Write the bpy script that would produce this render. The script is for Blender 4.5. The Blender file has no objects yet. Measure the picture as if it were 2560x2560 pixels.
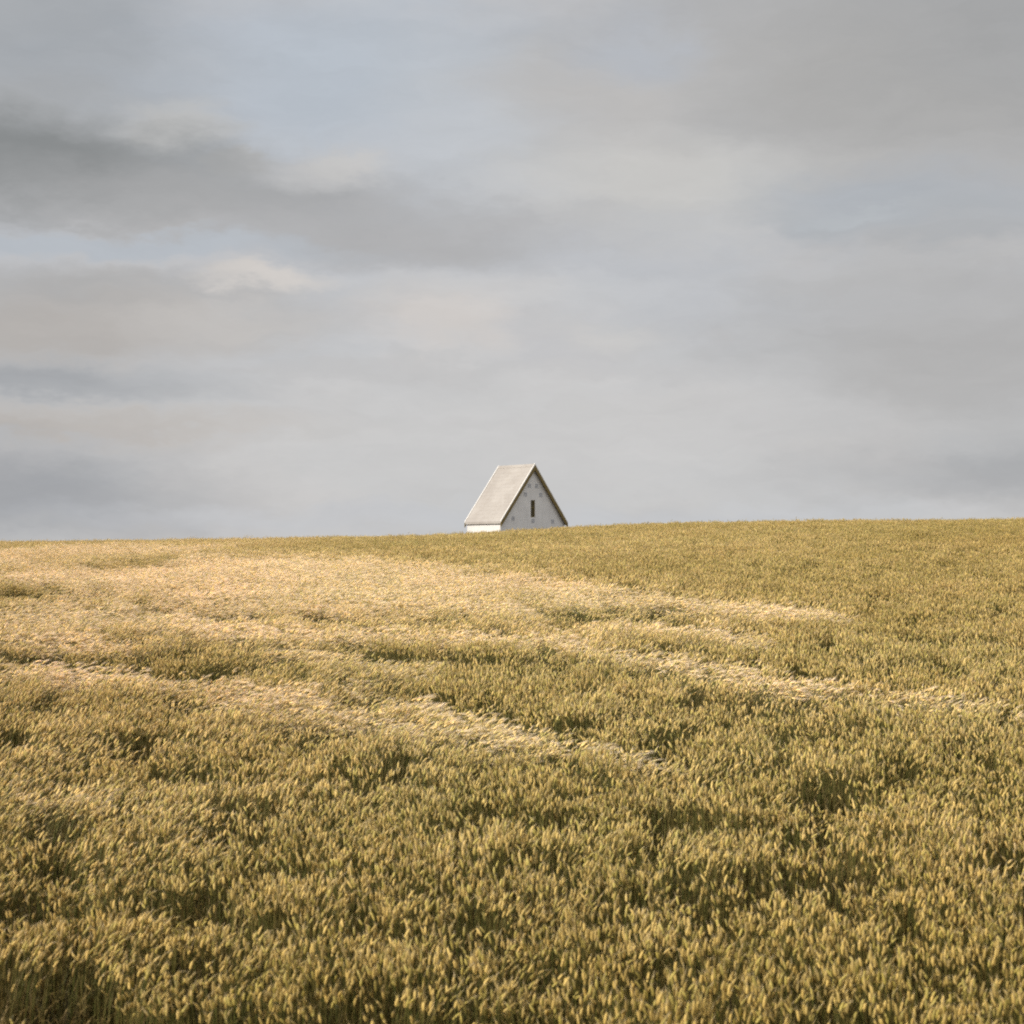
import bpy, bmesh, math
import numpy as np
from mathutils import Vector, Matrix

scene = bpy.context.scene
COL = scene.collection
R = math.radians
rng = np.random.default_rng(7)


def lin(r, g, b):
    f = lambda c: (c / 255) / 12.92 if c / 255 <= 0.04045 else ((c / 255 + 0.055) / 1.055) ** 2.4
    return (f(r), f(g), f(b), 1.0)


# ------------------------------------------------------------------ node helpers
def new_mat(name):
    m = bpy.data.materials.new(name)
    m.use_nodes = True
    nt = m.node_tree
    nt.nodes.clear()
    return m, nt


def nd(nt, typ, **kw):
    n = nt.nodes.new(typ)
    for k, v in kw.items():
        setattr(n, k, v)
    return n


def setin(nt, sock, v):
    if hasattr(v, 'is_output'):
        nt.links.new(v, sock)
    else:
        sock.default_value = v


def mth(nt, op, a, b=None, c=None, clamp=False):
    n = nd(nt, 'ShaderNodeMath', operation=op, use_clamp=clamp)
    for s, v in zip(n.inputs, (a, b, c)):
        if v is not None:
            setin(nt, s, v)
    return n.outputs[0]


def vmth(nt, op, a, b=None):
    n = nd(nt, 'ShaderNodeVectorMath', operation=op)
    setin(nt, n.inputs[0], a)
    if b is not None:
        setin(nt, n.inputs[1], b)
    return n.outputs['Value'] if op in ('LENGTH', 'DOT_PRODUCT') else n.outputs[0]


def mixc(nt, fac, a, b, mode='MIX'):
    n = nd(nt, 'ShaderNodeMix', data_type='RGBA', blend_type=mode, clamp_factor=True)
    setin(nt, n.inputs['Factor'], fac)
    setin(nt, n.inputs[6], a)
    setin(nt, n.inputs[7], b)
    return n.outputs[2]


def mrange(nt, v, a, b, c=0.0, d=1.0, smooth=False):
    n = nd(nt, 'ShaderNodeMapRange')
    if smooth:
        n.interpolation_type = 'SMOOTHSTEP'
    setin(nt, n.inputs[0], v)
    for i, x in enumerate((a, b, c, d)):
        n.inputs[1 + i].default_value = x
    return n.outputs[0]


def noise(nt, vec, scale, detail=4.0, rough=0.5, dist=0.0, color=False):
    n = nd(nt, 'ShaderNodeTexNoise')
    if vec is not None:
        nt.links.new(vec, n.inputs['Vector'])
    n.inputs['Scale'].default_value = scale
    n.inputs['Detail'].default_value = detail
    n.inputs['Roughness'].default_value = rough
    n.inputs['Distortion'].default_value = dist
    return n.outputs['Color' if color else 'Fac']


# ------------------------------------------------------------------ terrain
def smooth(a, b, x):
    t = np.clip((x - a) / (b - a), 0, 1)
    return t * t * (3 - 2 * t)


CU = [-.6, -.315, -.158, -.03, .035, .15, .315, .6]
CC = [.0116, .0123, .0146, .0163, .0221, .0252, .0259, .0262]


def crest(u):                       # the hill is higher on the right than on the left
    s = 0
    for k in (-.05, -.025, 0, .025, .05):
        s = s + np.interp(u + k, CU, CC)
    return s / 5 - .0211


CROP = 0.72                         # height of the crop


def crop_top(X, Y):
    X = np.asarray(X, float)
    Y = np.asarray(Y, float)
    w = 1.745 - 5e-4 * (np.minimum(Y, 118) - 101.5) ** 2 + 83 * crest(X / 83.) * smooth(15, 75, Y)
    # behind the crest the hill falls away to a low plain
    d = np.maximum(Y - 118, 0)
    return w - 8.5 * smooth(0, 260, d) * np.minimum(1, .2 + d / 160) - 4.0 * smooth(180, 900, d)


def ground_z(X, Y):
    return crop_top(X, Y) - CROP


# ------------------------------------------------------------------ value noise
def vnoise(x, y, seed):
    g = np.random.default_rng(seed).random((257, 257))
    xi = np.floor(x).astype(int)
    yi = np.floor(y).astype(int)
    fx = x - xi
    fy = y - yi
    fx = fx * fx * (3 - 2 * fx)
    fy = fy * fy * (3 - 2 * fy)
    a = g[xi % 256, yi % 256]
    b = g[(xi + 1) % 256, yi % 256]
    c = g[xi % 256, (yi + 1) % 256]
    d = g[(xi + 1) % 256, (yi + 1) % 256]
    return (a * (1 - fx) + b * fx) * (1 - fy) + (c * (1 - fx) + d * fx) * fy


def fbm(x, y, seed, octv=4):
    s, amp, tot = 0, 1.0, 0
    for o in range(octv):
        s = s + amp * vnoise(x * 2 ** o + 11.3 * o, y * 2 ** o + 5.7 * o, seed + o)
        tot += amp
        amp *= .55
    return s / tot


def link(name, me, mat=None, parent=None):
    o = bpy.data.objects.new(name, me)
    COL.objects.link(o)
    if mat:
        me.materials.append(mat)
    if parent:
        o.parent = parent
    return o


# ------------------------------------------------------------------ ground sheet
def build_ground():
    ys = np.concatenate([np.linspace(-60, 0, 13), np.linspace(2, 130, 129), np.geomspace(134, 6000, 50)])
    xs0 = np.concatenate([-np.geomspace(60, 6000, 26)[::-1], np.linspace(-56, 56, 113), np.geomspace(60, 6000, 26)])
    X, Y = np.meshgrid(xs0, ys)
    Z = ground_z(np.clip(X, -60, 60), np.maximum(Y, 0))
    far = smooth(60, 500, np.abs(X))
    Z = Z * (1 - far) + far * np.minimum(Z, -6.5)
    Z = Z + (fbm(X * .35 + 300, Y * .35 + 300, 50) - .5) * .12
    n, m = X.shape
    verts = np.stack([X.ravel(), Y.ravel(), Z.ravel()], 1)
    i = np.arange((n - 1) * m).reshape(n - 1, m)[:, :-1].ravel()
    faces = np.stack([i, i + 1, i + 1 + m, i + m], 1)
    me = bpy.data.meshes.new('ground')
    me.from_pydata(verts.tolist(), [], faces.tolist())
    me.polygons.foreach_set('use_smooth', [True] * len(me.polygons))
    m_, nt = new_mat('soil_and_stubble')
    tc = nd(nt, 'ShaderNodeTexCoord').outputs['Object']
    a = noise(nt, tc, 6.0, 6, .6)
    b = noise(nt, tc, .3, 3, .5)
    c = mixc(nt, mrange(nt, a, .3, .7), (.022, .017, .009, 1), (.045, .035, .018, 1))
    c = mixc(nt, mrange(nt, b, .35, .65, 0, .5), c, (.13, .10, .04, 1))
    bs = nd(nt, 'ShaderNodeBsdfPrincipled')
    nt.links.new(c, bs.inputs['Base Color'])
    bs.inputs['Roughness'].default_value = .95
    bs.inputs['Specular IOR Level'].default_value = .15
    bp = nd(nt, 'ShaderNodeBump')
    bp.inputs['Strength'].default_value = .6
    bp.inputs['Distance'].default_value = .05
    nt.links.new(a, bp.inputs['Height'])
    nt.links.new(bp.outputs[0], bs.inputs['Normal'])
    nt.links.new(bs.outputs[0], nd(nt, 'ShaderNodeOutputMaterial').inputs[0])
    o = link('ground', me, m_)
    o['kind'] = 'structure'


build_ground()

# ------------------------------------------------------------------ barley: plant clumps
# Each clump is ~40 plants; six lean classes (upright ... laid over by the wind), four variants each.
LEAN = [5, 15, 27, 41, 56, 70]
NVAR = 6
PATCH = .40
NPLANT = 46


class Acc:
    def __init__(s):
        s.v, s.f, s.c, s.p = [], [], [], []
        s.n = 0

    def add(s, v, f, col, pid):
        v = np.asarray(v, float)
        s.v.append(v)
        s.f.append(np.asarray(f) + s.n)
        s.c.append(np.broadcast_to(np.asarray(col, float), (len(v), 3)))
        s.p.append(np.full(len(v), pid))
        s.n += len(v)


def frame(t):
    t = t / np.linalg.norm(t)
    a = np.array([0, 0, 1.]) if abs(t[2]) < .9 else np.array([1., 0, 0])
    u = np.cross(t, a)
    u /= np.linalg.norm(u)
    return t, u, np.cross(t, u)


def tube(acc, pts, rad, nside, col, pid, flat=1.0, spin=0.0):
    pts = np.asarray(pts)
    V = []
    for i, p in enumerate(pts):
        t = pts[min(i + 1, len(pts) - 1)] - pts[max(i - 1, 0)]
        t, u, v = frame(t)
        for k in range(nside):
            a = 2 * math.pi * k / nside + spin
            V.append(p + rad[i] * (math.cos(a) * u + flat * math.sin(a) * v))
    F = []
    for i in range(len(pts) - 1):
        for k in range(nside):
            a, b = i * nside + k, i * nside + (k + 1) % nside
            F.append((a, b, b + nside))
            F.append((a, b + nside, a + nside))
    acc.add(V, F, col, pid)


def plant(acc, base, lean, az, pid, r, h):
    d = np.array([math.cos(az), math.sin(az), 0])
    ns = 7
    L = h * r.normal(1, .085)
    p = np.array([base[0], base[1], -.02])
    pts = [p.copy()]
    th = 0
    bow = r.uniform(1.1, 1.8)
    for i in range(ns):
        t = (i + .5) / ns
        th = R(lean) * t ** bow + R(2) * r.normal()
        p = p + L / ns * (math.cos(th) * np.array([0, 0, 1]) + math.sin(th) * d)
        pts.append(p.copy())
    g = r.random()                       # 0 green, 1 ripe
    stem = np.array([.24, .18, .062]) * (1 - .35 * (1 - g)) + np.array([-.06, .0, -.015]) * (1 - g)
    tube(acc, pts, np.linspace(.0028, .0018, ns + 1), 3, stem, pid)
    # leaves
    for k in range(r.integers(2, 4)):
        i0 = int(r.integers(1, 4))
        q = pts[i0]
        a = az + r.normal(0, 1.4)
        e = np.array([math.cos(a), math.sin(a), 0])
        sidev = np.array([-e[1], e[0], 0])
        Ll = r.uniform(.10, .20)
        el = R(r.uniform(45, 75))
        droop = R(r.uniform(30, 120))
        w = r.uniform(.004, .007)
        V, F = [], []
        for j in range(5):
            ww = w * (1 - (j / 4) ** 2) + .0004
            V += [q - sidev * ww, q + sidev * ww]
            ang = el - droop * j / 4
            q = q + Ll / 4 * (math.cos(ang) * e + math.sin(ang) * np.array([0, 0, 1]))
        for j in range(4):
            a0 = 2 * j
            F += [(a0, a0 + 1, a0 + 3), (a0, a0 + 3, a0 + 2)]
        lc = np.array([.29, .21, .08]) if r.random() < .5 else np.array([.115, .10, .028])
        acc.add(V, F, lc * r.uniform(.8, 1.15), pid)
    # ear
    Le = r.uniform(.046, .070)
    nodth = th + R(r.uniform(2, 12) if lean < 12 else r.uniform(4, 22))
    ep = []
    q = pts[-1].copy()
    tdirs = []
    for j in range(7):
        ang = nodth + R(14) * j / 6
        tdir = math.cos(ang) * np.array([0, 0, 1]) + math.sin(ang) * d
        ep.append(q.copy())
        tdirs.append(tdir)
        q = q + Le / 6 * tdir
    rad = np.array([.35, .9, .8, 1.0, .82, .75, .25]) * r.uniform(.0095, .0125)
    ear = np.array([.72, .53, .195]) * r.uniform(.55, 1.25)
    if g < .3:
        ear = ear * np.array([.78, .86, .70])
    tube(acc, ep, rad, 5, ear, pid, flat=.72, spin=r.random() * 6)
    # awns
    na = 11 if lean > 45 else 6
    aw = np.array([.70, .56, .35]) * r.uniform(.85, 1.1)
    for k in range(na):
        j = 1 + k * 5 // na
        t, u, v = frame(tdirs[j])
        a = r.random() * 6.283
        out = math.cos(a) * u + math.sin(a) * v
        dr = t + out * math.tan(R(r.uniform(4, 17)))
        dr /= np.linalg.norm(dr)
        La = r.uniform(.06, .10) if lean > 45 else r.uniform(.025, .055)
        bend = d * .02 * (lean > 30) + np.array([0, 0, -.006 * (lean > 30)])
        s_ = np.cross(dr, out + .3 * t)
        s_ /= np.linalg.norm(s_)
        w = .0015
        b0 = ep[j] + out * .004
        m0 = b0 + dr * La * .55
        e0 = b0 + dr * La + bend
        acc.add([b0 - s_ * w, b0 + s_ * w, m0 + s_ * w * .7, m0 - s_ * w * .7, e0],
                [(0, 1, 2), (0, 2, 3), (3, 2, 4)], aw, pid)


def clump(acc, pid, lean, r):
    # bare little holes where plants came up short
    holes = [(r.uniform(-.2, .2), r.uniform(-.2, .2), r.uniform(.04, .09)) for _ in range(3 if lean < 50 else 1)]
    for i in range(NPLANT):
        bx = r.uniform(-PATCH / 2, PATCH / 2) + r.normal(0, .02)
        by = r.uniform(-PATCH / 2, PATCH / 2) + r.normal(0, .02)
        l = max(0, lean + r.normal(0, 10))
        az = r.normal(0, .42 if lean < 45 else .62) if lean > 10 else r.uniform(0, 6.283)
        h = .63 * (1 + .16 * min(1, max(0, (lean - 25) / 65)))
        if any(math.hypot(bx - a, by - b) < c for a, b, c in holes):
            if r.random() < .7:
                continue
            h *= .72
        plant(acc, (bx, by), l, az, pid, r, h)


# wind-laid pale bands ('p') and dark dips between them ('d'), as runs of (x, y, half width) on the hill, metres
BANDS = [
    ('p', 0.6, [(-17.5, 52.0, 5.0), (-13.0, 45.5, 4.2), (-9.5, 42.5, 4.0)]),
    ('p', 0.55, [(-10.6, 33.0, .8), (-9.2, 31.8, .8), (-7.6, 31.2, .7), (-6.2, 30.6, .6)]),
    ('p', 0.6, [(-8.1, 25.6, .7), (-7.0, 25.2, .7), (-5.6, 25.0, .6)]),
    ('d', 0.7, [(3.6, 19.5, .3), (4.4, 19.2, .3), (5.2, 18.6, .28), (5.9, 17.9, .25)]),
    ('d', 0.5, [(4.6, 26.5, .5), (6.0, 25.6, .5), (7.6, 24.6, .5)]),
    ('d', 0.6, [(-3.7, 9.2, .45), (-1.2, 9.1, .4), (0.1, 9.15, .25)]),
    ('p', 0.55, [(-19.4, 61.55, 13.16), (-14.8, 59.19, 9.73), (-11.16, 58.37, 9.43)]),
    ('p', 1.0, [(-10.18, 43.57, 10.16), (-7.32, 43.48, 9.47), (-4.9, 41.05, 7.41), (-2.07, 38.16, 5.79), (-0.19, 35.71, 4.62), (1.43, 32.75, 3.62)]),
    ('p', 0.9, [(0.93, 33.95, 2.63), (1.92, 31.99, 2.25), (3.31, 30.37, 1.98), (4.45, 29.37, 1.82), (5.52, 28.46, 1.69)]),
    ('p', 0.75, [(-7.2, 34.67, 6.34), (-4.59, 33.77, 5.75), (-1.75, 32.26, 4.99), (0.34, 30.88, 4.33)]),
    ('p', 0.7, [(-12.64, 40.1, 3.05), (-10.36, 38.92, 2.74), (-8.02, 38.05, 2.51)]),
    ('p', 0.75, [(-9.34, 29.61, 1.74), (-8.11, 29.37, 1.69), (-6.58, 28.54, 1.57), (-4.82, 27.05, 1.37), (-3.14, 26.25, 1.27)]),
    ('p', 0.8, [(1.02, 27.34, 1.27), (2.04, 26.68, 1.19), (3.08, 25.9, 1.11), (3.7, 24.96, 1.02)]),
    ('p', 0.95, [(-2.81, 26.39, 0.98), (-1.41, 25.96, 0.95), (-0.13, 25.34, 0.89), (0.75, 24.61, 0.82)]),
    ('p', 1.0, [(0.6, 24.85, 0.97), (1.2, 23.8, 0.88), (1.89, 22.78, 0.8), (2.53, 21.89, 0.73), (3.09, 20.87, 0.67), (3.74, 20.31, 0.62)]),
    ('p', 0.95, [(3.54, 20.31, 0.29), (4.27, 20.02, 0.28), (4.95, 19.58, 0.27), (5.72, 18.77, 0.24)]),
    ('p', 0.75, [(-7.02, 22.27, 1.25), (-5.82, 21.85, 1.2), (-4.6, 21.18, 1.12), (-3.43, 20.35, 1.02), (-2.64, 19.95, 0.98)]),
    ('p', 0.75, [(-3.73, 24.54, 1.29), (-2.67, 23.6, 1.18), (-1.8, 22.47, 1.06), (-1.19, 21.96, 1.0)]),
    ('p', 1.0, [(-2.44, 21.62, 0.77), (-1.73, 19.93, 0.66), (-1.15, 18.86, 0.58), (-0.57, 18.26, 0.53), (-0.03, 17.46, 0.49), (0.52, 16.93, 0.47), (0.88, 16.46, 0.43), (1.31, 16.13, 0.41)]),
    ('p', 0.8, [(-3.72, 19.46, 0.78), (-2.9, 19.09, 0.75), (-2.1, 18.62, 0.7), (-1.32, 17.95, 0.65), (-0.6, 17.42, 0.61), (0.08, 17.02, 0.58)]),
    ('p', 0.3, [(-4.69, 14.88, 0.61), (-4.2, 14.68, 0.59), (-3.56, 14.26, 0.56), (-2.88, 13.86, 0.52)]),
    ('p', 0.2, [(-3.53, 12.5, 0.61), (-2.96, 12.65, 0.63), (-2.38, 12.9, 0.66)]),
    ('d', 0.3, [(-14.42, 47.73, 4.02), (-12.03, 45.17, 3.37), (-9.1, 43.86, 2.95)]),
    ('d', 0.45, [(-10.89, 34.53, 1.36), (-9.68, 33.86, 1.28), (-8.46, 32.97, 1.19)]),
    ('d', 0.7, [(-7.04, 30.55, 1.09), (-5.95, 30.08, 1.03), (-4.67, 29.44, 0.98)]),
    ('d', 0.5, [(-3.87, 29.21, 0.87), (-2.47, 28.43, 0.81), (-1.5, 27.74, 0.76)]),
    ('d', 0.8, [(-7.15, 23.65, 0.83), (-6.19, 23.23, 0.8), (-4.59, 22.14, 0.72), (-3.54, 22.34, 0.72)]),
    ('d', 0.4, [(-2.58, 24.21, 1.0), (-1.57, 23.29, 0.9), (-0.64, 22.71, 0.86), (0.25, 22.18, 0.81)]),
    ('d', 0.5, [(0.33, 29.86, 1.37), (1.74, 28.99, 1.26), (2.87, 28.03, 1.16)]),
    ('d', 1.0, [(2.53, 19.71, 0.48), (3.07, 19.44, 0.46), (3.7, 19.06, 0.43)]),
    ('d', 0.6, [(1.82, 21.91, 0.49), (2.24, 20.53, 0.42), (2.66, 19.71, 0.39)]),
    ('d', 0.6, [(3.67, 21.89, 0.59), (4.04, 21.56, 0.57), (4.38, 21.18, 0.55)]),
    ('d', 0.5, [(-1.77, 20.35, 0.59), (-0.74, 19.53, 0.53), (0.2, 18.26, 0.47), (0.76, 17.46, 0.42)]),
    ('d', 0.8, [(0.7, 17.42, 0.42), (1.01, 16.82, 0.4), (1.42, 16.46, 0.38)]),
    ('d', 0.7, [(3.83, 16.19, 0.37), (4.1, 15.81, 0.34), (4.43, 15.35, 0.33)]),
    ('d', 1.0, [(-0.35, 14.21, 0.28), (-0.03, 14.01, 0.28), (0.53, 13.77, 0.26)]),
    ('d', 0.6, [(-3.46, 15.7, 0.45), (-3.24, 15.35, 0.42), (-2.89, 15.1, 0.41)]),
    ('d', 0.5, [(-3.56, 11.79, 0.32), (-3.33, 11.52, 0.31), (-3.11, 11.27, 0.29)]),
    ('d', 0.9, [(-3.06, 9.69, 0.23), (-2.63, 9.63, 0.23), (-2.12, 9.45, 0.23), (-1.66, 9.29, 0.22)]),
    ('d', 0.8, [(-1.55, 9.41, 0.19), (-1.11, 9.29, 0.18), (-0.62, 9.2, 0.18)]),
    ('d', 0.7, [(-0.42, 9.45, 0.19), (-0.2, 9.34, 0.19), (-0.02, 9.25, 0.18)]),
    ('d', 0.8, [(0.58, 10.01, 0.3), (0.64, 9.92, 0.29), (0.72, 9.87, 0.29)]),
    ('d', 0.6, [(-2.24, 10.16, 0.24), (-2.05, 10.05, 0.23), (-1.85, 10.01, 0.23)]),
    ('d', 0.5, [(1.9, 10.92, 0.21), (2.33, 11.27, 0.22), (2.67, 11.14, 0.21)]),
    ('d', 0.5, [(1.61, 13.59, 0.32), (1.99, 13.41, 0.32), (2.32, 13.32, 0.31)]),
]


def band_field(kind, X, Y):
    out = np.zeros_like(X)
    wob = (fbm(X * .45 + 40, Y * .45 + 40, 90) - .5) * 2.2
    for k, s, pts in BANDS:
        if k != kind:
            continue
        px, py, ph = (np.array([p[i] for p in pts]) for i in range(3))
        c = np.interp(X, px, py)
        h = np.interp(X, px, ph)
        sl = .35 + .06 * abs(px[-1] - px[0])
        end = smooth(px[0] - sl, px[0] + sl * .3, X) * (1 - smooth(px[-1] - sl * .3, px[-1] + sl, X))
        q = (Y - c) / h + wob * .55
        out = np.maximum(out, s * end * np.exp(-(q * q)))
    return out


def build_field():
    acc = Acc()
    pr = np.random.default_rng(3)
    pid = 0
    for l in LEAN:
        for v in range(NVAR):
            clump(acc, pid, l, pr)
            pid += 1
    V = np.concatenate(acc.v)
    F = np.concatenate(acc.f)
    C = np.concatenate(acc.c)
    P = np.concatenate(acc.p)
    # ---- where the clumps stand
    st = .30
    gx, gy = np.meshgrid(np.arange(-46, 46, st), np.arange(5, 116, st))
    X = (gx + rng.uniform(-.15, .15, gx.shape)).ravel()
    Y = (gy + rng.uniform(-.15, .15, gy.shape)).ravel()
    keep = np.abs(X) < .315 * Y * 1.12 + 2.0
    X, Y = X[keep], Y[keep]
    # the house stands in a mown yard
    hx, hy = X - 1.0, Y - 128.5
    keep = np.hypot(hx, hy) > 6
    X, Y = X[keep], Y[keep]
    pale = band_field('p', X, Y)
    dark = band_field('d', X, Y)
    n1 = fbm(X * .16 + 20, Y * .10 + 20, 11)
    n2 = fbm(X * .8 + 70, Y * .8 + 70, 21)
    n3 = fbm(X * 2.6 + 170, Y * 1.9 + 170, 31, 3)
    left = 1 - smooth(-6.5, .4, X + .10 * (Y - 12))
    leanv = .30 * left + .28 * (n1 - .5) + .30 * (n2 - .5) + 1.0 * pale - .55 * dark
    leanv = np.clip(leanv, 0, 1)
    li = np.clip(leanv * 5.2 + rng.normal(0, .35, len(X)), 0, 5).round().astype(int)
    pick = li * NVAR + rng.integers(0, NVAR, len(X))
    # dips: shorter and thinner crop
    n4 = fbm(X * 2.3 + 31, Y * 2.0 + 77, 41, 2)
    gap = np.clip(dark * 1.1 + np.clip((n3 - .60) * 7.0, 0, .9) * (1 - pale), 0, 1)
    keep = rng.random(len(X)) > .70 * gap
    zs = (1 - .52 * gap) * (1 + .22 * (n2 - .5) + .34 * (n4 - .5)) * rng.normal(1, .06, len(X))
    wind = .22 + .9 * (n1 - .5) + .9 * (n2 - .5) + rng.normal(0, .22, len(X))
    rz = np.where(li == 0, rng.uniform(0, 6.28, len(X)), wind)
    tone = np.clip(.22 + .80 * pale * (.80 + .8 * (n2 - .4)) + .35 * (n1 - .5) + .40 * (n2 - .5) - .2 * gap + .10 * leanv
                   - .18 * smooth(2, 22, X) - .18 * (1 - smooth(9, 13.5, Y)), 0, 1)  # lens vignetting painted into the crop tone: darker rightward and near the viewer
    ripe = np.clip(.5 + 1.2 * (fbm(X * .3 + 5, Y * .3 + 5, 61) - .5) + .35 * left, 0, 1)
    Z = ground_z(X, Y)
    X, Y, Z, pick, zs, rz, tone, ripe = (a[keep] for a in (X, Y, Z, pick, zs, rz, tone, ripe))
    n = len(X)
    print('clumps', n, 'proto tris', len(F))
    me = bpy.data.meshes.new('barley_field')
    nv = len(V) + n
    me.vertices.add(nv)
    me.vertices.foreach_set('co', np.concatenate([V, np.stack([X, Y, Z], 1)]).astype(np.float32).ravel())
    me.loops.add(F.size)
    me.loops.foreach_set('vertex_index', F.astype(np.int32).ravel())
    me.polygons.add(len(F))
    me.polygons.foreach_set('loop_start', np.arange(0, F.size, 3, dtype=np.int32))
    me.update(calc_edges=True)

    def attr(name, typ, proto, pts, key='value'):
        a = me.attributes.new(name, typ, 'POINT')
        a.data.foreach_set(key, np.concatenate([proto, pts]).ravel())
    K = len(V)
    attr('proto', 'INT', P.astype(np.int32), np.full(n, -1, np.int32))
    attr('pick', 'INT', np.zeros(K, np.int32), pick.astype(np.int32))
    attr('turn', 'FLOAT', np.zeros(K, np.float32), rz.astype(np.float32))
    attr('tall', 'FLOAT', np.ones(K, np.float32), zs.astype(np.float32))
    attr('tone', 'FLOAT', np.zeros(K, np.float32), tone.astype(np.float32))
    attr('ripe', 'FLOAT', np.zeros(K, np.float32), ripe.astype(np.float32))
    attr('tint', 'FLOAT_VECTOR', C.astype(np.float32), np.zeros((n, 3), np.float32), 'vector')
    # ---- material
    m_, nt = new_mat('barley')
    tint = nd(nt, 'ShaderNodeAttribute', attribute_name='tint').outputs['Vector']
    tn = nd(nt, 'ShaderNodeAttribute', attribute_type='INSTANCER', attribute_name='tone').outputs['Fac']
    rp = nd(nt, 'ShaderNodeAttribute', attribute_type='INSTANCER', attribute_name='ripe').outputs['Fac']
    sh = mixc(nt, rp, (.94, .96, .85, 1), (1.05, 1.0, .93, 1))
    c = mixc(nt, 1.0, tint, sh, 'MULTIPLY')
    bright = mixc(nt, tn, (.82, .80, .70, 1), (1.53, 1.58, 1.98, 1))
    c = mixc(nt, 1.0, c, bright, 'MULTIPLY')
    dif = nd(nt, 'ShaderNodeBsdfPrincipled')
    nt.links.new(c, dif.inputs['Base Color'])
    dif.inputs['Roughness'].default_value = .55
    dif.inputs['Specular IOR Level'].default_value = .3
    tr = nd(nt, 'ShaderNodeBsdfTranslucent')
    nt.links.new(c, tr.inputs['Color'])
    mx = nd(nt, 'ShaderNodeMixShader')
    mx.inputs[0].default_value = .18
    nt.links.new(dif.outputs[0], mx.inputs[1])
    nt.links.new(tr.outputs[0], mx.inputs[2])
    nt.links.new(mx.outputs[0], nd(nt, 'ShaderNodeOutputMaterial').inputs[0])
    o = link('barley_field', me, m_)
    o['kind'] = 'stuff'
    o['label'] = 'ripening golden barley field rippled by the wind'
    # ---- geometry nodes: put a clump on every point
    g = bpy.data.node_groups.new('sow_barley', 'GeometryNodeTree')
    g.interface.new_socket('Geometry', in_out='INPUT', socket_type='NodeSocketGeometry')
    g.interface.new_socket('Geometry', in_out='OUTPUT', socket_type='NodeSocketGeometry')
    N, Lk = g.nodes, g.links
    gi, go = N.new('NodeGroupInput'), N.new('NodeGroupOutput')

    def named(nm, dt):
        a = N.new('GeometryNodeInputNamedAttribute')
        a.data_type = dt
        a.inputs['Name'].default_value = nm
        return a.outputs['Attribute']
    pa = named('proto', 'INT')
    cmp_ = N.new('FunctionNodeCompare')
    cmp_.data_type = 'INT'
    cmp_.operation = 'GREATER_EQUAL'
    ins = [s for s in cmp_.inputs if s.enabled and s.type == 'INT']
    Lk.new(pa, ins[0])
    ins[1].default_value = 0
    sep = N.new('GeometryNodeSeparateGeometry')
    sep.domain = 'POINT'
    Lk.new(gi.outputs[0], sep.inputs[0])
    Lk.new(cmp_.outputs[0], sep.inputs[1])
    sp = N.new('GeometryNodeSplitToInstances')
    sp.domain = 'POINT'
    Lk.new(sep.outputs[0], sp.inputs['Geometry'])
    Lk.new(pa, sp.inputs['Group ID'])
    m2p = N.new('GeometryNodeMeshToPoints')
    Lk.new(sep.outputs[1], m2p.inputs[0])
    iop = N.new('GeometryNodeInstanceOnPoints')
    Lk.new(m2p.outputs[0], iop.inputs['Points'])
    Lk.new(sp.outputs[0], iop.inputs['Instance'])
    iop.inputs['Pick Instance'].default_value = True
    Lk.new(named('pick', 'INT'), iop.inputs['Instance Index'])
    cx = N.new('ShaderNodeCombineXYZ')
    Lk.new(named('turn', 'FLOAT'), cx.inputs[2])
    e2r = N.new('FunctionNodeEulerToRotation')
    Lk.new(cx.outputs[0], e2r.inputs[0])
    Lk.new(e2r.outputs[0], iop.inputs['Rotation'])
    cs = N.new('ShaderNodeCombineXYZ')
    cs.inputs[0].default_value = 1
    cs.inputs[1].default_value = 1
    Lk.new(named('tall', 'FLOAT'), cs.inputs[2])
    Lk.new(cs.outputs[0], iop.inputs['Scale'])
    sm_ = N.new('GeometryNodeSetMaterial')
    sm_.inputs['Material'].default_value = m_
    Lk.new(iop.outputs[0], sm_.inputs[0])
    Lk.new(sm_.outputs[0], go.inputs[0])
    md = o.modifiers.new('sow', 'NODES')
    md.node_group = g


build_field()

# ------------------------------------------------------------------ house
TH = R(43)
HOUSE = (-.862, 125.0)              # near eave corner (roof outline) on the ground plan
RW, RL = 7.27, 4.2                 # roof outline: across the gable, along the ridge
EAVE, APEX = 2.97, 7.50             # heights of the roof edge and ridge
hz = float(ground_z(2, 127))


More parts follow.
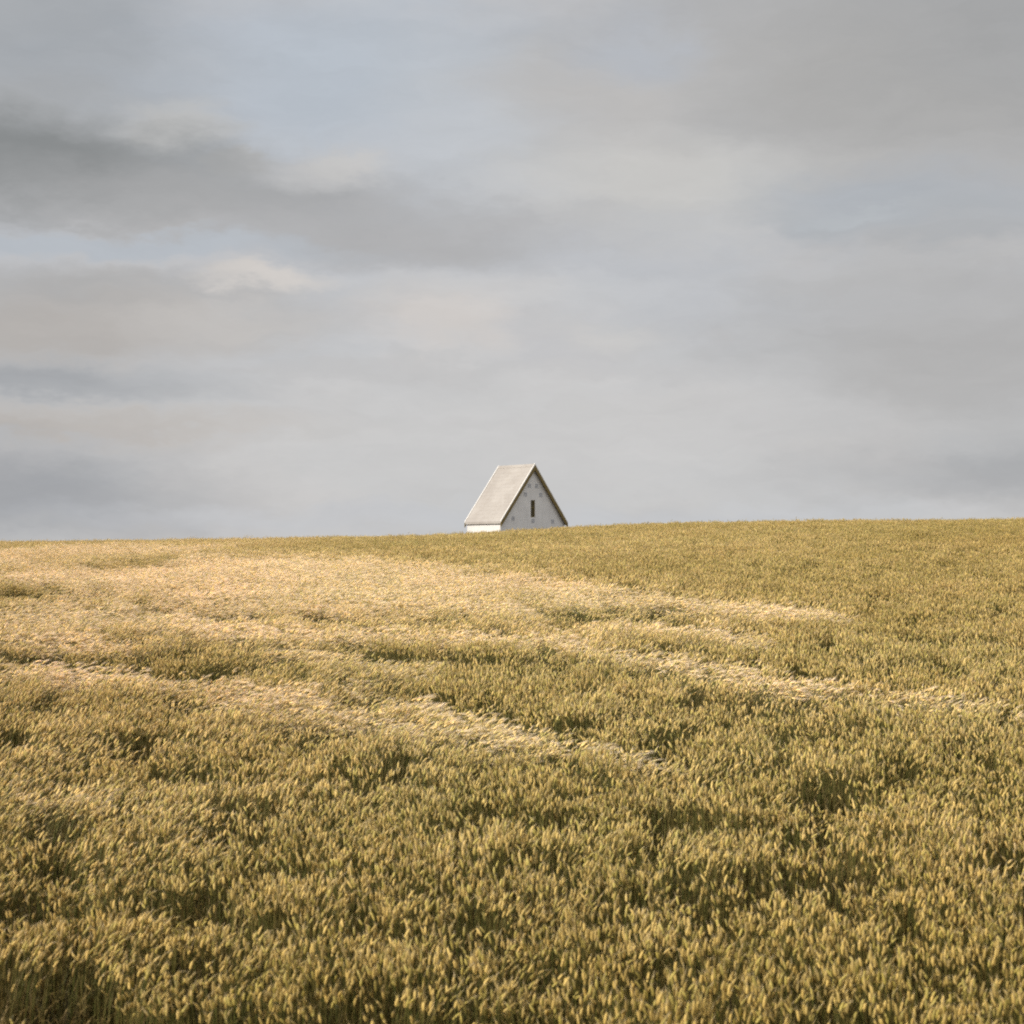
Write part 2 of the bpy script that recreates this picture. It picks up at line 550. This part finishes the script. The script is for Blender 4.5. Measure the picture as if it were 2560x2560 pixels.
def house_mats():
    M = {}

    def plain(name, fn, rough=.8, spec=.25, bump=None):
        m, nt = new_mat(name)
        tc = nd(nt, 'ShaderNodeTexCoord').outputs['Object']
        bs = nd(nt, 'ShaderNodeBsdfPrincipled')
        col, hgt = fn(nt, tc)
        setin(nt, bs.inputs['Base Color'], col)
        bs.inputs['Roughness'].default_value = rough
        bs.inputs['Specular IOR Level'].default_value = spec
        if hgt is not None:
            bp = nd(nt, 'ShaderNodeBump')
            bp.inputs['Strength'].default_value = .5
            bp.inputs['Distance'].default_value = .02
            nt.links.new(hgt, bp.inputs['Height'])
            nt.links.new(bp.outputs[0], bs.inputs['Normal'])
        nt.links.new(bs.outputs[0], nd(nt, 'ShaderNodeOutputMaterial').inputs[0])
        M[name] = m

    def lime(nt, tc):
        a = noise(nt, tc, 1.2, 5, .6)
        b = noise(nt, tc, 14, 4, .6)
        c = mixc(nt, mrange(nt, a, .35, .7), (.70, .68, .65, 1), (.63, .61, .585, 1))
        mp = nd(nt, 'ShaderNodeMapping')
        mp.inputs['Scale'].default_value = (3.2, 3.2, .35)
        nt.links.new(tc, mp.inputs[0])
        run = noise(nt, mp.outputs[0], 1.6, 5, .65)
        c = mixc(nt, mrange(nt, run, .52, .78, 0, .55), c, (.46, .45, .42, 1))
        return c, b

    def roof(nt, tc):
        a = noise(nt, tc, .7, 4, .6)
        b = noise(nt, tc, 5, 5, .65)
        c = mixc(nt, mrange(nt, a, .35, .68), (.40, .37, .335, 1), (.33, .30, .27, 1))
        c = mixc(nt, mrange(nt, b, .50, .75, 0, .5), c, (.29, .25, .20, 1))
        return c, b

    def wood(nt, tc):
        a = noise(nt, tc, 9, 4, .6)
        return mixc(nt, a, (.13, .093, .03, 1), (.21, .155, .055, 1)), a

    plain('limewash', lime)
    plain('pale_roof_tile', roof, .75)
    plain('brown_board', wood, .6)
    plain('verge_mortar', lambda nt, tc: (mixc(nt, noise(nt, tc, 3, 3), (.80, .77, .72, 1), (.70, .67, .62, 1)), None))
    plain('dark_louvre', lambda nt, tc: ((.07, .053, .019, 1), None), .5)
    plain('grey_vent', lambda nt, tc: ((.36, .365, .38, 1), None), .6)
    return M


HM = house_mats()


class MB:
    """collects solid pieces into one mesh"""
    def __init__(s):
        s.bm = bmesh.new()

    def prism(s, poly, axis_a, axis_b, along, o):
        """poly in (a, b) coordinates swept along a vector from o"""
        a, b, w, o = Vector(axis_a), Vector(axis_b), Vector(along), Vector(o)
        p0 = [s.bm.verts.new(o + a * x + b * y) for x, y in poly]
        p1 = [s.bm.verts.new(o + a * x + b * y + w) for x, y in poly]
        n = len(poly)
        s.bm.faces.new(p0)
        s.bm.faces.new(p1[::-1])
        for i in range(n):
            j = (i + 1) % n
            s.bm.faces.new((p0[i], p1[i], p1[j], p0[j]))
        return s

    def box(s, x0, x1, y0, y1, z0, z1):
        return s.prism([(x0, z0), (x1, z0), (x1, z1), (x0, z1)], (1, 0, 0), (0, 0, 1), (0, y1 - y0, 0), (0, y0, 0))

    def build(s, name, mat, parent, bevel=0):
        bmesh.ops.recalc_face_normals(s.bm, faces=s.bm.faces)
        if bevel:
            bmesh.ops.bevel(s.bm, geom=list(s.bm.edges), offset=bevel, segments=1, affect='EDGES')
        me = bpy.data.meshes.new(name)
        s.bm.to_mesh(me)
        s.bm.free()
        return link(name, me, mat, parent)


def build_house():
    """local frame: x across the gable front from the near corner, y along the ridge away from the viewer"""
    root = bpy.data.objects.new('house', None)
    COL.objects.link(root)
    root.location = (HOUSE[0], HOUSE[1], hz)
    root.rotation_euler = (0, 0, TH)
    root['label'] = 'small white gabled house with a pale steep roof standing behind the barley crest'
    root['category'] = 'house'
    e, a = EAVE - hz, APEX - hz
    mid = RW / 2
    sl = (a - e) / mid
    ov = .16                         # overhang at the eaves
    gv = .22                         # overhang at the gables
    th = .17                         # vertical thickness of the roof
    z_at = lambda x: e + sl * (mid - abs(x - mid))
    x0, x1, y0, y1 = ov, RW - ov, gv, RL - .10
    # --- walls: long walls and back as slabs, front gable pieced round the window slit
    w = .35
    W = MB()
    wt = z_at(x0) - th - .004
    gt = z_at(mid) - th - .004
    wx0, wx1, wz0, wz1 = mid - .23, mid + .23, None, None
    z_of_px = lambda py: (1400 - py) / 4060 * 127.3 - hz
    wz0, wz1 = z_of_px(1293), z_of_px(1250)
    top = lambda x: z_at(x) - th - .004
    fy = (0, 0, 1)
    fr = lambda poly: W.prism(poly, (1, 0, 0), (0, 0, 1), (0, w, 0), (0, y0, 0))
    fr([(x0, -.6), (wx0, -.6), (wx0, top(wx0)), (x0, wt)])
    fr([(wx1, -.6), (x1, -.6), (x1, wt), (wx1, top(wx1))])
    fr([(wx0, -.6), (wx1, -.6), (wx1, wz0), (wx0, wz0)])
    fr([(wx0, wz1), (wx1, wz1), (wx1, top(wx1)), (mid, gt), (wx0, top(wx0))])
    W.prism([(x0, -.6), (x1, -.6), (x1, wt), (mid, gt), (x0, wt)], (1, 0, 0), (0, 0, 1), (0, w, 0), (0, y1 - w, 0))
    W.box(x0, x0 + w, y0 + w, y1 - w, -.6, wt)
    W.box(x1 - w, x1, y0 + w, y1 - w, -.6, wt)
    W.build('wall', HM['limewash'], root)
    # --- roof: two tiled slopes, each stepped in courses
    rf = MB()
    nC = 15
    for sgn in (0, 1):
        for k in range(nC):
            t0, t1 = k / nC, (k + 1) / nC
            xa, xb = mid * t0, mid * t1
            za, zb = e + (a - e) * t0, e + (a - e) * t1
            poly = [(xa, za - th), (xb, zb - th), (xb, zb), (xa, za + .018)]
            if sgn:
                poly = [(RW - x, z) for x, z in poly]
            rf.prism(poly, (1, 0, 0), (0, 0, 1), (0, RL - .10, 0), (0, .05, 0))
    ro = rf.build('roof', HM['pale_roof_tile'], root)
    rc = MB()
    rc.prism([(mid - .16, a - .16), (mid - .10, a + .02), (mid, a + .075), (mid + .10, a + .02), (mid + .16, a - .16)],
             (1, 0, 0), (0, 0, 1), (0, RL - .10, 0), (0, .05, 0))
    rc.build('ridge_cap', HM['pale_roof_tile'], ro)
    # --- verge caps (pale mortar edge) and brown barge boards, front and back, one per slope
    for yy, dy in ((-.03, .076), (RL - .046, .076)):
        for sgn in (0, 1):
            f = (lambda x: RW - x) if sgn else (lambda x: x)
            p = [(0, e - .03), (mid, a - .03), (mid, a + .10), (0, e + .075)]
            MB().prism([(f(x), z) for x, z in p], (1, 0, 0), (0, 0, 1), (0, dy, 0), (0, yy, 0)).build('verge_cap', HM['verge_mortar'], root)
    for yy, dy in ((-.04, .05), (RL - .01, .05)):
        for sgn in (0, 1):
            f = (lambda x: RW - x) if sgn else (lambda x: x)
            p = [(.0, e - .42), (mid, a - .42), (mid, a - .034), (0, e - .034)]
            MB().prism([(f(x), z) for x, z in p], (1, 0, 0), (0, 0, 1), (0, dy, 0), (0, yy, 0)).build('barge_board', HM['brown_board'], root)
    # soffit boards under the gable overhang
    for yy in (.012, RL - .096):
        for sgn in (0, 1):
            f = (lambda x: RW - x) if sgn else (lambda x: x)
            p = [(.02, e + sl * .02 - th - .05), (mid, a - th - .05), (mid, a - th - .004), (.02, e + sl * .02 - th - .004)]
            MB().prism([(f(x), z) for x, z in p], (1, 0, 0), (0, 0, 1), (0, (gv if yy < 1 else .10) - .016, 0), (0, yy, 0)).build('soffit', HM['brown_board'], root)
    # --- slit window with frame, transom and dark louvred panes
    win = MB()
    fw = .055
    yf = y0 + .05
    win.box(wx0, wx0 + fw, yf, yf + .09, wz0, wz1)
    win.box(wx1 - fw, wx1, yf, yf + .09, wz0, wz1)
    win.box(wx0 + fw, wx1 - fw, yf, yf + .09, wz0, wz0 + fw)
    win.box(wx0 + fw, wx1 - fw, yf, yf + .09, wz1 - fw, wz1)
    zm = (wz0 * .45 + wz1 * .55)
    win.box(wx0 + fw, wx1 - fw, yf, yf + .09, zm - .03, zm + .03)
    wo = win.build('window', HM['brown_board'], root)
    for z0, z1 in ((wz0 + fw, zm - .03), (zm + .03, wz1 - fw)):
        p = MB()
        n = 5
        for k in range(n):
            h = (z1 - z0) / n
            zz = z0 + k * h
            p.prism([(yf + .02, zz), (yf + .035, zz), (yf + .075, zz + h), (yf + .06, zz + h)], (0, 1, 0), (0, 0, 1),
                    (wx1 - wx0 - 2 * fw, 0, 0), (wx0 + fw, 0, 0))
        p.build('louvre', HM['dark_louvre'], wo)
    # --- seven small grey vents in the gable
    k = math.cos(TH) * 4060 / 127.3
    for px, py in ((1325, 1214), (1343, 1214), (1315, 1236), (1354, 1236), (1284, 1297), (1334, 1302), (1384, 1302)):
        cx = mid + (px - 1334) / k
        cz = z_of_px(py)
        v = MB()
        s = .15
        v.box(cx - s, cx + s, y0 - .02, y0 + .05, cz - s, cz - s + .04)
        v.box(cx - s, cx + s, y0 - .02, y0 + .05, cz + s - .04, cz + s)
        v.box(cx - s, cx - s + .04, y0 - .02, y0 + .05, cz - s + .04, cz + s - .04)
        v.box(cx + s - .04, cx + s, y0 - .02, y0 + .05, cz - s + .04, cz + s - .04)
        for j in range(4):
            zz = cz - s + .04 + j * .055
            v.prism([(y0 - .015, zz), (y0 - .006, zz), (y0 + .02, zz + .05), (y0 + .011, zz + .05)], (0, 1, 0), (0, 0, 1),
                    (2 * s - .08, 0, 0), (cx - s + .04, 0, 0))
        v.build('vent', HM['grey_vent'], root)


build_house()

# ------------------------------------------------------------------ sky: blue Nishita sky behind drifting cloud
SUN_EL, SUN_AZ = R(29), R(-114)      # azimuth from +Y towards +X


def build_world():
    w = bpy.data.worlds.new('World')
    scene.world = w
    w.use_nodes = True
    nt = w.node_tree
    nt.nodes.clear()
    D = nd(nt, 'ShaderNodeTexCoord').outputs['Generated']
    sx = nd(nt, 'ShaderNodeSeparateXYZ')
    nt.links.new(D, sx.inputs[0])
    az = mth(nt, 'ARCTAN2', sx.outputs[0], sx.outputs[1])
    el = mth(nt, 'ARCSINE', sx.outputs[2])
    cv = nd(nt, 'ShaderNodeCombineXYZ')
    nt.links.new(az, cv.inputs[0])
    nt.links.new(el, cv.inputs[1])
    P = cv.outputs[0]
    # stretched coordinates: flat-based stratus
    mp = nd(nt, 'ShaderNodeMapping')
    mp.inputs['Scale'].default_value = (1.0, 2.3, 1.0)
    nt.links.new(P, mp.inputs[0])
    S = mp.outputs[0]
    wc = noise(nt, S, 7.0, 5, .58, color=True)
    wv = vmth(nt, 'SUBTRACT', wc, (.5, .5, .5))
    warp = vmth(nt, 'MULTIPLY', wv, (.115, .052, 0))
    wc2 = noise(nt, S, 24.0, 7, .66, color=True)
    warp2 = vmth(nt, 'MULTIPLY', vmth(nt, 'SUBTRACT', wc2, (.5, .5, .5)), (.036, .026, 0))
    Q = vmth(nt, 'ADD', vmth(nt, 'ADD', P, warp), warp2)
    sky = nd(nt, 'ShaderNodeTexSky', sky_type='NISHITA', sun_disc=False)
    sky.sun_elevation = SUN_EL
    sky.sun_rotation = SUN_AZ
    sky.air_density = 1.0
    sky.dust_density = 2.0
    sky.ozone_density = 1.5
    blue = mixc(nt, 1.0, sky.outputs[0], (NISH, NISH, NISH, 1), 'MULTIPLY')
    # thin general veil: grey-lilac, bluer higher up
    lowv = mixc(nt, mrange(nt, el, 0.0, .30), lin(202, 202, 202), lin(188, 191, 197))
    veil = mixc(nt, .93, blue, lowv)
    # soft warm cloud texture everywhere
    n1 = noise(nt, S, 5.0, 6, .55)
    c = mixc(nt, mrange(nt, n1, .42, .66, 0, .65, True), veil, lin(204, 201, 199))
    n2 = noise(nt, S, 11.0, 6, .6)
    c = mixc(nt, mrange(nt, n2, .50, .72, 0, .28, True), c, lin(172, 172, 173))
    # individual clouds and painted vignette at the sky edges: (azimuth, elevation, half sizes, colour, strength)
    for px, py, rx, ry, col, s, *edge in CLOUDS_VIGNETTE:
        cu, cv_ = math.atan((px - 1280) / 4060), math.atan((1400 - py) / 4060)
        q = vmth(nt, 'SUBTRACT', Q, (cu, cv_, 0))
        q = vmth(nt, 'MULTIPLY', q, (4060 / rx, 4060 / ry, 0))
        d = vmth(nt, 'LENGTH', q)
        f = mrange(nt, d, *(edge or (1.55, .2)), 0, s, True)
        c = mixc(nt, f, c, lin(*col))
    # fine drawn-out cloud fibre
    mp2 = nd(nt, 'ShaderNodeMapping')
    mp2.inputs['Scale'].default_value = (1.0, 4.0, 1.0)
    mp2.inputs['Rotation'].default_value = (0, 0, R(-4))
    nt.links.new(Q, mp2.inputs[0])
    fib = noise(nt, mp2.outputs[0], 13.0, 8, .62)
    g_ = mrange(nt, fib, .32, .68, .968, 1.035)
    cg = nd(nt, 'ShaderNodeCombineColor')
    for i in range(3):
        nt.links.new(g_, cg.inputs[i])
    c = mixc(nt, 1.0, c, cg.outputs[0], 'MULTIPLY')
    bg = nd(nt, 'ShaderNodeBackground')
    # sky gain raised overhead and behind the viewer, added as fill for the gable
    up = mrange(nt, el, .42, 1.1, 1.0, OVER, True)
    back = mrange(nt, sx.outputs[1], .6, -.4, 1.0, OVER, True)
    gain = mth(nt, 'MAXIMUM', up, back)
    c = mixc(nt, mrange(nt, gain, 1.0, OVER, 0, .5), c, lin(205, 205, 206))
    nt.links.new(c, bg.inputs[0])
    nt.links.new(gain, bg.inputs[1])
    nt.links.new(bg.outputs[0], nd(nt, 'ShaderNodeOutputWorld').inputs[0])
    w.cycles.sampling_method = 'MANUAL'
    w.cycles.sample_map_resolution = 512


NISH, OVER = .08, 1.6
CLOUDS_VIGNETTE = [  # centre and half size measured on a 2560-wide view of 35 degrees
    (860, 190, 600, 230, (182, 190, 199), .9),
    (1180, 360, 280, 200, (195, 199, 204), .75),
    (60, 60, 380, 330, (158, 163, 168), .8),  # top left corner darkened, partly to imitate lens vignetting
    (2250, 200, 900, 330, (175, 174, 172), .9),
    (2560, 60, 460, 280, (156, 158, 160), .6),  # top right corner, partly vignetting painted as darker sky
    (1500, 240, 260, 130, (191, 189, 187), .7),
    (1680, 470, 420, 120, (201, 200, 197), .8),
    (1580, 110, 150, 70, (180, 186, 195), .6),
    (150, 340, 300, 90, (164, 166, 167), .6),
    (430, 315, 120, 60, (192, 191, 188), .6, 1.4, .25),
    (610, 400, 90, 45, (190, 189, 187), .7, 1.2, .5),
    (880, 415, 110, 32, (203, 202, 200), .7, 1.2, .5),
    (30, 430, 640, 115, (137, 140, 141), 1.0, 1.35, .35),
    (520, 500, 560, 95, (164, 165, 166), .85),
    (980, 575, 480, 75, (176, 176, 177), .9),
    (850, 420, 160, 45, (199, 198, 197), .6),
    (200, 612, 640, 36, (181, 187, 194), .9, 1.35, .4),
    (250, 735, 480, 70, (170, 169, 168), .8),
    (680, 690, 160, 30, (212, 207, 202), .85, 1.5, .2),
    (100, 850, 420, 90, (176, 171, 166), .8),
    (560, 800, 320, 70, (194, 190, 186), .7),
    (1090, 810, 190, 100, (207, 202, 198), .85),
    (1400, 870, 130, 60, (188, 189, 193), .8),
    (1500, 840, 150, 50, (205, 203, 200), .6),
    (1000, 930, 560, 26, (186, 186, 187), .7),
    (60, 985, 460, 58, (154, 157, 161), .75),
    (150, 1092, 420, 16, (196, 189, 182), .7, 1.4, .3),
    (250, 1080, 560, 40, (187, 182, 177), .8),
    (40, 1240, 520, 130, (150, 153, 158), .75),  # low left edge, darkened partly as painted vignetting
    (2200, 500, 330, 70, (172, 178, 185), .75, 1.6, .1),
    (2430, 560, 280, 60, (168, 173, 178), .6, 1.6, .1),
    (2080, 560, 150, 34, (172, 177, 182), .5, 1.6, .1),
    (2180, 540, 110, 18, (184, 189, 193), .5, 1.5, .2),
    (2400, 620, 170, 34, (165, 169, 173), .55, 1.6, .1),
    (2530, 665, 60, 14, (194, 195, 196), .7, 1.3, .3),
    (2250, 690, 420, 60, (186, 186, 186), .6),
    (2400, 900, 560, 230, (175, 174, 173), .8),
    (2600, 1190, 560, 80, (157, 159, 162), .6),
    (1300, 1290, 1000, 40, (196, 199, 204), .6),
    (1650, 1060, 600, 60, (189, 189, 190), .5),
    (1300, 1080, 850, 200, (204, 203, 202), .75),
    (1250, 720, 380, 60, (203, 203, 203), .5),
]
build_world()

sd = bpy.data.lights.new('sun', 'SUN')
sd.energy = 4.5
sd.angle = R(.53)
sd.color = (1.0, .93, .83)
so = bpy.data.objects.new('sun', sd)
COL.objects.link(so)
sv = Vector((math.sin(SUN_AZ) * math.cos(SUN_EL), math.cos(SUN_AZ) * math.cos(SUN_EL), math.sin(SUN_EL)))
so.rotation_euler = sv.to_track_quat('Z', 'Y').to_euler()
so.location = (-60, 0, 60)

# ------------------------------------------------------------------ camera and render settings
cd = bpy.data.cameras.new('camera')
cd.sensor_width = 36
cd.lens = 36 * 4060 / 2560
cd.clip_start = .1
cd.clip_end = 20000
cd.dof.use_dof = True
cd.dof.focus_distance = 45
cd.dof.aperture_fstop = 3.5
co = bpy.data.objects.new('camera', cd)
COL.objects.link(co)
co.location = (0, 0, 0)
co.rotation_euler = (R(90) + math.atan(120 / 4060), 0, 0)
scene.camera = co

scene.render.engine = 'CYCLES'
scene.render.resolution_x = scene.render.resolution_y = 1024
scene.cycles.max_bounces = 6
scene.cycles.diffuse_bounces = 4
scene.cycles.transmission_bounces = 3
scene.cycles.pixel_filter_type = 'BLACKMAN_HARRIS'
scene.cycles.filter_width = 2.0
scene.cycles.use_denoising = False
vs = scene.view_settings
vs.view_transform = 'Standard'
vs.look = 'None'
vs.exposure = 0
vs.gamma = 1
